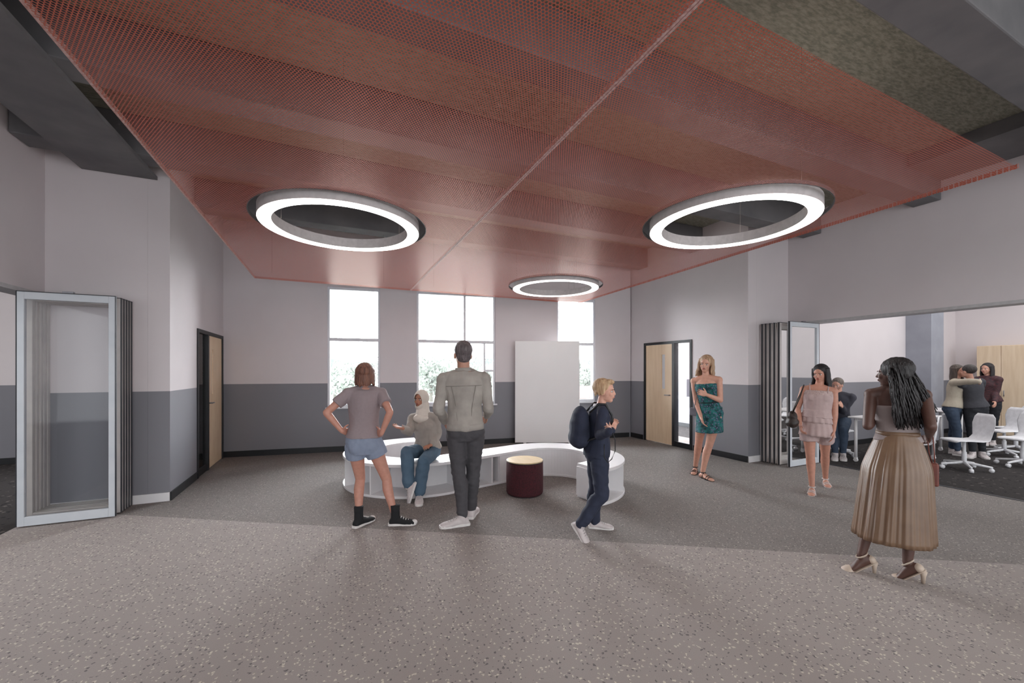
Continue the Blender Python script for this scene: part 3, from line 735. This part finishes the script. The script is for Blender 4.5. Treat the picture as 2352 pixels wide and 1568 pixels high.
bc_,ax,ay,up=p.T(1.20); bk=bc_-ay*.175
e=empty('backpack',V((bk.x,bk.y,bk.z-.2))); og=V(e.location)
b=MB(); b.ell(bk-up*.03,.15,.095,.18,(ax,ay,up)); b.ell(bk+up*.05,.12,.080,.13,(ax,ay,up)); b.ell(bk-up*.10,.15,.100,.11,(ax,ay,up)); bb=b.build('bag_body',navy,e,og,vox=.008,it=4,wr=(.012,10,(1,1,1)))
for g in (-1,1):
    P=[bk+ax*g*.07+up*.13+ay*.07]+[p.T(1.40)[0]+ax*g*.085+up*.052+ay*o for o in (-.03,.03)]+[p.T(1.35)[0]+ax*g*.088+ay*.088,p.T(1.28)[0]+ax*g*.092+ay*.098,p.T(1.2)[0]+ax*g*.112+ay*.072,p.T(1.12)[0]+ax*g*.128+ay*.0,bk+ax*g*.11-up*.12+ay*.04]
    b=MB(); b.path(P,.010,8); b.build('strap',M['black'],e,og,smooth=True)
P=[J(x,y,3.40) for x,y in ((1404,985),(1413,1010),(1413,1035),(1405,1054),(1396,1062),(1388,1050),(1388,1020))]; b=MB(); b.path(P,.004,6); b.build('drawstring',M['black'],e,og,smooth=True)
tag(e,'rounded navy backpack worn by the blond boy','backpack')
# P5
p=Person('woman in strapless teal patterned dress with arms folded, leaning by the right door',1.0,5.5,(1629,948),(1621,862),(1621,836),(-18,-14,-12),(206,156,136),pitch=-3,roll=6,
  arms={'R':((1598,915,0),(1610,957,-1),{'curl':.35}),'L':((1654,912,0),(1622,906,-1),{'to':(1604,899,5.2),'curl':.5,'palm':V((FW.x,FW.y,0))})},
  feet={'R':(1597,1084,1590,1094),'L':(1614,1097,1642,1107)})
p.body()
def teal():
    m=mat('teal_print_fabric',(34,112,112),.8,(12,48,56),22); n=m.node_tree.nodes; l=m.node_tree.links; b=n['Principled BSDF']; src=b.inputs['Base Color'].links[0].from_socket
    vo=n.new('ShaderNodeTexVoronoi'); vo.inputs['Scale'].default_value=38; f=mathn(n,l,'LESS_THAN',vo.outputs['Distance'],.3); tc=n.new('ShaderNodeTexCoord'); l.new(tc.outputs['Object'],vo.inputs['Vector'])
    l.new(mix(n,l,f,src,lin((104,96,132))),b.inputs['Base Color']); return m
b=MB(); p.torso(b,.84,1.33,.012); p.bust(b,.010); p.bum(b,.012)
c,ax,ay,up=p.T(.95); S=[]
for i in range(9):
    t=i/8; cc=V((c.x,c.y,1.0-.34*t)); S.append((cc-ay*.012,ax,ay,.165+.01*t,.125+.012*t))
b.tube(S,30); p.part('dress',b,teal(),.007,3,(.010,14,(1,1,.4)))
b=MB(); P=[]
for i in range(33): 
    a=2*PI*i/32; rx,ry,o=interp(p.tab,1.07); cc,ax,ay,up=p.T(1.07); P.append(cc+ax*((rx+.016)*cos(a))+ay*((ry+.016)*sin(a)))
b.path(P,.006,6); p.part('waist_tie',b,M['black'])
hb=hairm((190,160,130),(142,108,82))
b=MB(); p.haircap(b,.006,.002); p.locks(b,24,.07,-.18,.080,.104,.018,-2.0,2.0,9,.012)
p.part('hair',b,hb,.006,2)
for sd in 'LR': p.shoe(sd,M['black'],M['black'],'sandal')
e=empty('handbag',J(1596,945,5.6)); og=V(e.location)
b=MB(); c=og; b.obox(c,p.rp,p.fp,UP,.065,.025,.055); gb=mat('grey_leather',(112,112,122),.5); b.build('bag_body',gb,e,og,bevel=.015)
b=MB(); S_=p.J['SR']; b.path([c+UP*.05,c+UP*.12-p.fp*.03,J(1597,900,5.62),S_+UP*.055,J(1603,900,5.40),c+UP*.05+p.fp*.03],.004,6); b.build('strap',gb,e,og,smooth=True)
tag(e,'small grey shoulder bag on the woman in the teal dress','handbag')
# P6
p=Person('dark haired woman in pale pink ruffled playsuit walking toward the bench',.925,4.95,(1876,972),(1881,884),(1884,858),(4,0,-22),(198,144,124),pitch=-8,
  arms={'R':((1832,938,1),(1838,975,-1),{'curl':.6}),'L':((1918,950,0),(1914,1000,-1),{'curl':.35})},
  feet={'R':(1865,1131,1862,1144),'L':(1896,1112,1906,1124)},lipc=(160,70,66))
p.body()
pk=fabric((190,168,166),(176,154,154),30)
b=MB(); p.torso(b,1.0,1.36,.018,.02); p.bust(b,.012)
t=p.part('camisole',b,pk,.007,3,(.010,16,(1,1,.4)))
b=MB(); c,ax,ay,up=p.T(1.345); p.torso(b,1.30,1.367,.0225); p.part('lace_yoke',b,mat('pale_lace',(212,190,186),.9,(172,148,146),110,.5),.006,2,parent=t)
for g in (-1,1):
    b=MB(); b.path([p.T(1.34)[0]+ax*g*.085+ay*.085,p.T(1.40)[0]+ax*g*.09+ay*.05,p.T(1.42)[0]+ax*g*.09+ay*-.005+up*.03,p.T(1.36)[0]+ax*g*.085-ay*.085],.006,6); p.part('shoulder_strap',b,pk,parent=t)
def flounce(z0,z1,r0,r1,nm,amp,cnt):
    b=MB(); S=[]
    c,ax,ay,up=p.T(.95); 
    for i in range(9):
        t_=i/8; S.append((V((c.x,c.y,z0+(z1-z0)*t_)),ax,ay,r0[0]+(r1[0]-r0[0])*t_,r0[1]+(r1[1]-r0[1])*t_))
    b.tube(S,120,mod=lambda a,t:1+amp*t*sin(cnt*a)+amp*.5*t*sin(a*5+1)); return p.part(nm,b,pk)
flounce(1.02,.86,(.135,.105),(.165,.13),'ruffle',.035,15); flounce(.90,.70,(.145,.12),(.180,.145),'ruffle',.035,17); 
b=MB(); p.torso(b,.80,.95,.012); p.bum(b,.006)
for sd in 'LR': p.leg(b,sd,.50,.018,.03,round_=False)
p.part('shorts',b,pk,.007,2,(.01,18,(1,1,.5)))
b=MB(); p.haircap(b,.006,.002); p.locks(b,26,.07,-.20,.080,.092,.017,-2.05,2.05,11,.009)
blk=hairm((34,27,30),(16,13,15)); p.part('hair',b,blk,.005,2)
sw_=mat('silver_sandal',(206,200,200),.4)
for sd in 'LR': p.shoe(sd,sw_,sw_,'sandal')
c=J(1820,962,4.93); e=empty('handbag',c-UP*.1); og=V(e.location)
brn=mat('dark_brown_leather',(56,44,40),.5,(34,27,25),20)
b=MB(); b.ell(c,.055,.06,.10,(p.rp,p.fp,UP)); b.ell(c-UP*.04,.07,.07,.07,(p.rp,p.fp,UP)); b.build('bag_body',brn,e,og,vox=.007,it=3,wr=(.012,18,(1,1,1)))
b=MB(); b.path([c+UP*.07-p.fp*.04,J(1833,915,5.0),p.J['SR']+UP*.055,J(1836,915,4.8),c+UP*.07+p.fp*.04],.007,8); b.build('strap',brn,e,og,smooth=True)
tag(e,'dark brown leather shoulder bag carried by the woman in the pink playsuit','handbag')
# P7
p=Person('woman with long black braids seen from behind in tan pleated skirt and heels',.93,3.02,(2062,1034),(2060,886),(2050,858),(-158,-168,-108),(88,60,52),pitch=2,
  arms={'L':((1993,978,-1),(2008,962,1),{'curl':.6}),'R':((2138,978,-1),(2134,1000,1),{'curl':.8})},
  feet={'L':(1978,1274,3.02,1930,1304),'R':(2084,1292,2.91,2046,1318)},lipc=(120,60,58))
p.body()
gt=fabric((148,136,135),(138,127,126),40)
b=MB(); p.torso(b,1.0,1.285,.012); p.bust(b,.010); p.part('strapless_top',b,gt,.007,3)
c,ax,ay,up=p.T(1.04); S=[]; zb=.26; cb=J(2050,1235,3.0)
for i in range(25):
    t=i/24; q=c.lerp(cb,t); z=c.z+(zb-c.z)*t; w=.120+.058*min(1,t*3.2)**.8+.058*t; S.append((V((q.x,q.y,z)),ax,ay,w,w*(.86+.06*t)))
S=[(c+up*.035,ax,ay,.120,.094)]+S
tan=mat('tan_satin',(122,97,77),.34,(112,88,70),8)
def pl(a,t): 
    e=min(1,t*2.0); f=sin(17*a+2.6*sin(3*a+t)+1.2*t)
    return 1+e*(.020*(abs(f)**.6*(1 if f>0 else -1))+.010*sin(47*a+3*sin(2*a)+t))+.035*t*sin(5*a+1)
b=MB(); b.tube(S,320,mod=pl); sk_=p.part('pleated_skirt',b,tan)
b=MB(); c2,ax,ay,up=p.T(1.055); b.tube([(c2-up*.012,ax,ay,.127,.099),(c2+up*.02,ax,ay,.125,.097)],40); p.part('waistband',b,tan,parent=sk_)
b=MB(); p.haircap(b,.010,.002); b.ell(p.H(0,-.06,.01),.085*p.hs,.07*p.hs,.10*p.hs,(p.hr,p.hf,p.hu)); ho=p.part('hair',b,blk,.006,3,(.006,60,(1,1,.3)))
b=MB(); rng=random.Random(3); back=-p.fc
vr=V((RT.x,RT.y,0))
for i in range(230):
    u=rng.random(); w=rng.random(); st=p.hc+vr*(-.045+.125*u)+UP*(-.0+.05*w)+back*(.02+.07*w)
    if i%3==0: st=st+UP*.05
    ex=2042+98*u; ey=925+66*rng.random()**.7; en=J(ex,ey,3.02)+back*(.095+.05*w); en=V((en.x,en.y,J(ex,ey,2.87).z))
    m1=st.lerp(en,.35)+vr*(.03*(u-.3))+back*.05; m2=st.lerp(en,.7)+back*.02
    P=[]
    for q in range(19):
        t=q/18; a=(1-t)**3; bb=3*t*(1-t)**2; cc=3*t*t*(1-t); P.append(st*a+m1*bb+m2*cc+en*t**3+vr*(.004*sin(t*16+i)))
    b.path(P,[.0056+.0013*sin(q*2.6) if q<17 else .003 for q in range(19)],6)
p.part('braids',b,blk,parent=ho)
heel=mat('beige_leather',(196,178,162),.45)
for sd in 'LR': p.shoe(sd,heel,heel,'heel')
c=J(2141,1088,3.02); e=empty('handbag',c-UP*.09); og=V(e.location); red=mat('red_brown_leather',(120,62,50),.45,(100,50,42),12)
b=MB(); b.obox(c,(p.rp*.3+p.fp*.95).normalized(),(p.rp*.95-p.fp*.3).normalized(),UP,.045,.032,.085); b.build('bag_body',red,e,og,bevel=.012)
b=MB(); b.path([c+UP*.08,J(2134,1040,3.0),J(2130,1000,3.0),J(2138,985,3.02),J(2143,1005,3.04),J(2146,1040,3.04),c+UP*.08+RT*.02],.004,6); b.build('strap',red,e,og,smooth=True)
tag(e,'small red-brown leather bag hanging beside the pleated tan skirt','handbag')
# classroom people
def simple(p,top,bot,hair,longh=False,te=1.95,shoes=None):
    p.body(); b=MB(); p.torso(b,.92,1.43,.022,.008); p.trap(b,.018); p.bust(b,.012)
    for sd in 'LR': p.arm(b,sd,te,.018)
    p.part('sweater',b,top,.010,3,(.012,12,ST))
    b=MB(); p.torso(b,.80,.98,.014); p.bum(b,.010)
    for sd in 'LR': p.leg(b,sd,1.95,.012)
    p.part('trousers',b,bot,.010,3,(.01,14,(1,1,1.3)))
    b=MB(); p.haircap(b,.004,.004)
    if longh: p.locks(b,22,.06,-.2,.080,.090,.018,-2.0,2.0,4,.005)
    p.part('hair',b,hair,.008,2)
    for sd in 'LR': p.shoe(sd,shoes or M['sneak'],M['sole'])
cream=fabric((178,168,152),(160,150,136)); char=fabric((58,58,64),(46,46,52)); dk=fabric((36,38,44)); blue=fabric((58,72,92),(46,58,76))
p=Person('woman in cream jacket and blue jeans hugging the person in the charcoal sweater',.93,7.15,(2190,936),(2198,872),(2202,852),(70,75,60),(200,150,130),vox=.008,
  arms={'L':((2210,890,1),(2232,884,1),{'to':(2246,890,7.2)}),'R':((2220,876,-1),(2250,876,-1),{'palm':FW,'to':(2262,888,6.85)})},feet={'L':(2186,1041,2200,1038),'R':(2200,1046,2216,1048)})
simple(p,cream,blue,hairm((84,70,62),(58,48,42)),True)
p=Person('person in charcoal sweater and dark jeans, back to the room, in an embrace',.95,7.0,(2240,934),(2230,872),(2222,853,7.0),(-140,-135,-120),(200,150,130),vox=.008,face=False,
  arms={'L':((2208,898,1),(2192,905,1),{'to':(2180,905,7.2)}),'R':((2250,900,1),(2225,905,1))},feet={'L':(2234,1050,2222,1053),'R':(2256,1050,2266,1054)})
simple(p,char,dk,hairm((60,52,50),(40,34,32)))
plaid=mat('red_plaid',(86,46,50),.8,(40,34,40),30,stretch=(1,1,4))
p=Person('long dark haired woman in red plaid shirt standing beside the wooden cabinet',.97,8.1,(2272,921),(2268,864),(2266,847),(-25,-25,-30),(200,150,130),vox=.008,
  arms={'L':((2288,896,0),(2286,922,-1)),'R':((2254,896,0),(2256,922,-1))},feet={'L':(2280,1021,2281,1026),'R':(2264,1021,2261,1026)})
simple(p,plaid,dk,blk,True)
p=Person('man in dark shirt sitting behind the white classroom table with hand at his chin',1.0,7.2,(1925,960),(1924,902),(1923,884),(-6,-6,-20),(200,150,130),male=True,vox=.008,dn=7.15,pitch=-10,
  arms={'R':((1904,926,-1),(1917,903,-1)),'L':((1946,928,0),(1934,934,-1))},feet={'L':(1936,1054,1938,1060),'R':(1918,1054,1916,1060)},hip_bend=V((0,0,1)))
simple(p,fabric((52,52,62)),blue,hairm((120,108,100),(88,78,72)))
# ------------------------------------------------------------ classroom furniture
def table(x0,x1,y0,y1,label):
    c=V(((x0+x1)/2,(y0+y1)/2,0)); e=empty('classroom_table',c)
    b=MB(); b.box(x0,x1,y0,y1,.715,.74); b.build('table_top',M['white'],e,c,bevel=.01)
    b=MB(); b.box(x0+.08,x1-.08,y0+.06,y0+.1,.67,.715); b.build('frame_rail',M['white'],e,c)
    b=MB(); b.box(x0+.08,x1-.08,y1-.1,y1-.06,.67,.715); b.build('frame_rail',M['white'],e,c)
    for x in (x0+.08,x1-.08):
        for y in (y0+.08,y1-.08):
            b=MB(); b.bone(V((x,y,.07)),V((x,y,.714)),[(0,.022),(1,.022)],round_=False); lg=b.build('leg',M['white'],e,c,smooth=True)
            b=MB(); b.bone(V((x-.015,y,.03)),V((x+.015,y,.03)),[(0,.03),(1,.03)],round_=False); b.box(x-.022,x+.022,y-.02,y+.02,.045,.072); b.build('caster',M['white'],lg,c)
    tag(e,label,'table')
table(7.80,9.35,3.25,3.85,'white rectangular table on casters nearest the folding doors in the classroom')
table(10.3,11.3,3.55,4.1,'second white table on casters deeper in the classroom near the wooden cabinet')
cw=mat('white_plastic',(236,236,240),.4)
def make_chair():
    e=empty('swivel_chair',(0,0,0))
    b=MB(); S=[]
    prof=[(.20,.425,.17,.012),(.17,.445,.195,.014),(.05,.45,.205,.014),(-.10,.445,.20,.014),(-.18,.46,.19,.014),(-.215,.52,.17,.014),(-.225,.60,.185,.014),(-.235,.70,.20,.013),(-.25,.80,.18,.012),(-.255,.85,.13,.010)]
    for i,(y,z,w,t) in enumerate(prof):
        a=prof[max(0,i-1)]; c=prof[min(len(prof)-1,i+1)]; d=V((0,c[0]-a[0],c[1]-a[1])).normalized(); nn=V((1,0,0)).cross(d)
        S.append((V((0,y,z)),V((1,0,0)),nn,w,t))
    b.tube(S,20); b.build('seat_shell',cw,e,smooth=True)
    b=MB(); b.bone(V((0,0,.10)),V((0,0,.43)),[(0,.028),(.5,.028),(.51,.02),(1,.02)],round_=False); b.build('gas_column',cw,e,smooth=True)
    for k in range(5):
        a=2*PI*k/5+.3; d=V((cos(a),sin(a),0)); b=MB(); b.bone(V((0,0,.11)),d*.27+UP*.075,[(0,.024),(1,.014)]); lg=b.build('base_arm',cw,e,smooth=True)
        s=V((-d.y,d.x,0)); c=d*.27+UP*.03; b=MB(); b.bone(c-s*.02,c+s*.02,[(0,.029),(1,.029)],round_=False); b.bone(c+UP*.02,c+UP*.05,[(0,.01),(1,.01)]); b.build('caster',cw,lg,smooth=True)
    return e
ch=make_chair()
spots=[(8.75,2.80,.9,'white swivel chair closest to the woman with braids, in front of the near table'),(10.75,2.95,1.1,'white swivel chair just right of the embracing pair'),(11.45,3.0,1.0,'white swivel chair second to the right of the embracing pair'),(9.80,2.5,1.3,'white swivel chair cut off by the right edge of the photo'),(8.2,4.22,PI,'white swivel chair under the seated man'),(7.75,3.0,.3,'white swivel chair at the near end of the table, beside the pink playsuit')]
for i,(x,y,rz,lb) in enumerate(spots):
    o=ch if i==0 else copy_tree(ch); o.location=(x,y,0); o.rotation_euler=(0,0,rz); tag(o,lb,'chair','white swivel classroom chairs')
c=V((13.73,3.75,0)); e=empty('wooden_cabinet',c)
cwood=mat('pale_birch_cabinet',(226,204,178),.5,(216,192,164),3,stretch=(6,6,.6))
b=MB(); b.box(13.54,13.96,2.62,4.13,.0,2.05); b.build('body',cwood,e,c,bevel=.004)
for k,(a,d,hy) in enumerate(((3.76,4.125,3.80),(3.385,3.752,3.71),(3.01,3.377,3.05),(2.63,3.002,2.96))):
    b=MB(); b.box(13.52,13.539,a,d,.08,2.04); dd=b.build('cabinet_door',cwood,e,c,bevel=.003)
    b=MB(); b.bone(V((13.50,hy,.93)),V((13.50,hy,1.05)),[(0,.007),(1,.007)]); b.bone(V((13.50,hy,.94)),V((13.52,hy,.94)),[(0,.005),(1,.005)]); b.bone(V((13.50,hy,1.04)),V((13.52,hy,1.04)),[(0,.005),(1,.005)]); b.build('handle',M['steel'],dd,c,smooth=True)
tag(e,'tall pale wooden cabinet with paired doors at the right end of the classroom','cabinet')
# ------------------------------------------------------------ outside
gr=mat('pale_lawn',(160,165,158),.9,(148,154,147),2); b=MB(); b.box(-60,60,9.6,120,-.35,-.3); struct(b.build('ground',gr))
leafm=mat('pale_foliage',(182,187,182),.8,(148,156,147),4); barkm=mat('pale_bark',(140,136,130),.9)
rng=random.Random(8)
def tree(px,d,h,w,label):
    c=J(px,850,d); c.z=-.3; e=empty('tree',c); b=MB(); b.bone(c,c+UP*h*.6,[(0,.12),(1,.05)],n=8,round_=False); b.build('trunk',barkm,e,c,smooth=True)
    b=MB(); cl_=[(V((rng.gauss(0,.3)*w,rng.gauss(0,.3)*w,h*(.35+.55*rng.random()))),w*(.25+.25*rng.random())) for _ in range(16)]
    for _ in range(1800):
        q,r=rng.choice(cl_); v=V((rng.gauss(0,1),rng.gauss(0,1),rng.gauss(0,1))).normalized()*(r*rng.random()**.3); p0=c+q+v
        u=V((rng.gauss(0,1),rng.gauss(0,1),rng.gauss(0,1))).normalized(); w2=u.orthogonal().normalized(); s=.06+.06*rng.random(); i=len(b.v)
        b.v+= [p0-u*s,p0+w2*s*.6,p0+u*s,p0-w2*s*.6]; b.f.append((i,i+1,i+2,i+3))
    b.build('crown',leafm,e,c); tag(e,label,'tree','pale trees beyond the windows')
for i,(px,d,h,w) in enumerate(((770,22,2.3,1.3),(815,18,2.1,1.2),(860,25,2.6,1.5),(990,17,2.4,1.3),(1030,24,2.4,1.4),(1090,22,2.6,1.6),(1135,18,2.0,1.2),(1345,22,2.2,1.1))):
    tree(px,d,h,w,['pale washed out tree seen through the left window, leftmost','low pale bushy tree in the middle of the left window','pale tree at the right edge of the left window','bright pale tree at the left of the middle window','pale tree behind the man in the middle window','pale broad tree right of centre in the middle window','low pale tree at the right edge of the middle window','slim pale tree seen through the right window'][i])
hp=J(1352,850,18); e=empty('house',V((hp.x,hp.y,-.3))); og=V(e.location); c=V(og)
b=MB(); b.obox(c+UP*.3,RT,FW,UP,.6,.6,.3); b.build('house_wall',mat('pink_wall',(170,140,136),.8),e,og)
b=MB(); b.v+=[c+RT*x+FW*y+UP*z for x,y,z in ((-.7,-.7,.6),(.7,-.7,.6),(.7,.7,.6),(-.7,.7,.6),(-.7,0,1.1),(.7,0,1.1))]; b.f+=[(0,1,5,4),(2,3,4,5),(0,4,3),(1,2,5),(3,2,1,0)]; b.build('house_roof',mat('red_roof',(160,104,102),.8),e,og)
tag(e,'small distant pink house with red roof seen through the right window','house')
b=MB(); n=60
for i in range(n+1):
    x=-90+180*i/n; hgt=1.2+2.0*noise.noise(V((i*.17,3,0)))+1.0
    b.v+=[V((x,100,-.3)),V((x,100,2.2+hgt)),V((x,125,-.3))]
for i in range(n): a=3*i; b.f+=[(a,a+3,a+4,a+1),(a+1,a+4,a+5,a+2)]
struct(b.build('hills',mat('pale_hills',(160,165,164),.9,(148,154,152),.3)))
# ------------------------------------------------------------ light
w=bpy.data.worlds.new('World'); bpy.context.scene.world=w; w.use_nodes=True; n=w.node_tree.nodes; l=w.node_tree.links; bg=n['Background']
bg.inputs['Color'].default_value=(.94,.97,1,1)
tc=n.new('ShaderNodeTexCoord'); sp=n.new('ShaderNodeSeparateXYZ'); l.new(tc.outputs['Generated'],sp.inputs[0])
mr=n.new('ShaderNodeMapRange'); mr.inputs['From Min'].default_value=-.1; mr.inputs['From Max'].default_value=.5; mr.inputs['To Min'].default_value=2.7; mr.inputs['To Max'].default_value=27
l.new(sp.outputs['Y'],mr.inputs['Value']); l.new(mr.outputs[0],bg.inputs['Strength'])
def area(name,loc,rot,sx,sy,pw,col=(1,1,1)):
    l=bpy.data.lights.new(name,'AREA'); l.shape='RECTANGLE'; l.size=sx; l.size_y=sy; l.energy=pw; l.color=col
    o=bpy.data.objects.new(name,l); C.objects.link(o); o.location=loc; o.rotation_euler=rot; return o
area('classroom_fill',(10.6,1.5,4.0),(0,0,0),5,5,190)  # added fill lamp to brighten the classroom, stands for no seen fixture
area('side_room_fill',(-5.8,4,4.0),(0,0,0),5,6,200)  # invented fill lamp that keeps the left room bright under the slab
area('office_fill',(7.4,6.6,4.0),(0,0,0),1.5,3,60)  # extra fill lamp for the room behind the right door, no fixture there
area('lobby_fill',(2.2,-2.6,4.0),(0,0,0),6,3,95,(1,.96,.93))  # unseen fill lamp added behind the camera to lift the whole room
# ------------------------------------------------------------ camera
cd=bpy.data.cameras.new('Camera'); cam=bpy.data.objects.new('Camera',cd); C.objects.link(cam); cam.location=CAM; cam.rotation_euler=(PI/2,0,-TH)
cd.sensor_width=36; cd.lens=36*F/2352; cd.shift_y=(HZ-784)/2352; cd.clip_start=.05; cd.clip_end=500
if ZOOM:
    zx,zy,zf=ZOOM; cd.lens*=zf; cd.shift_x=(zx-CX)*zf/2352; cd.shift_y=(HZ-zy)*zf/2352
bpy.context.scene.camera=cam
bpy.data.scenes.remove(RS)
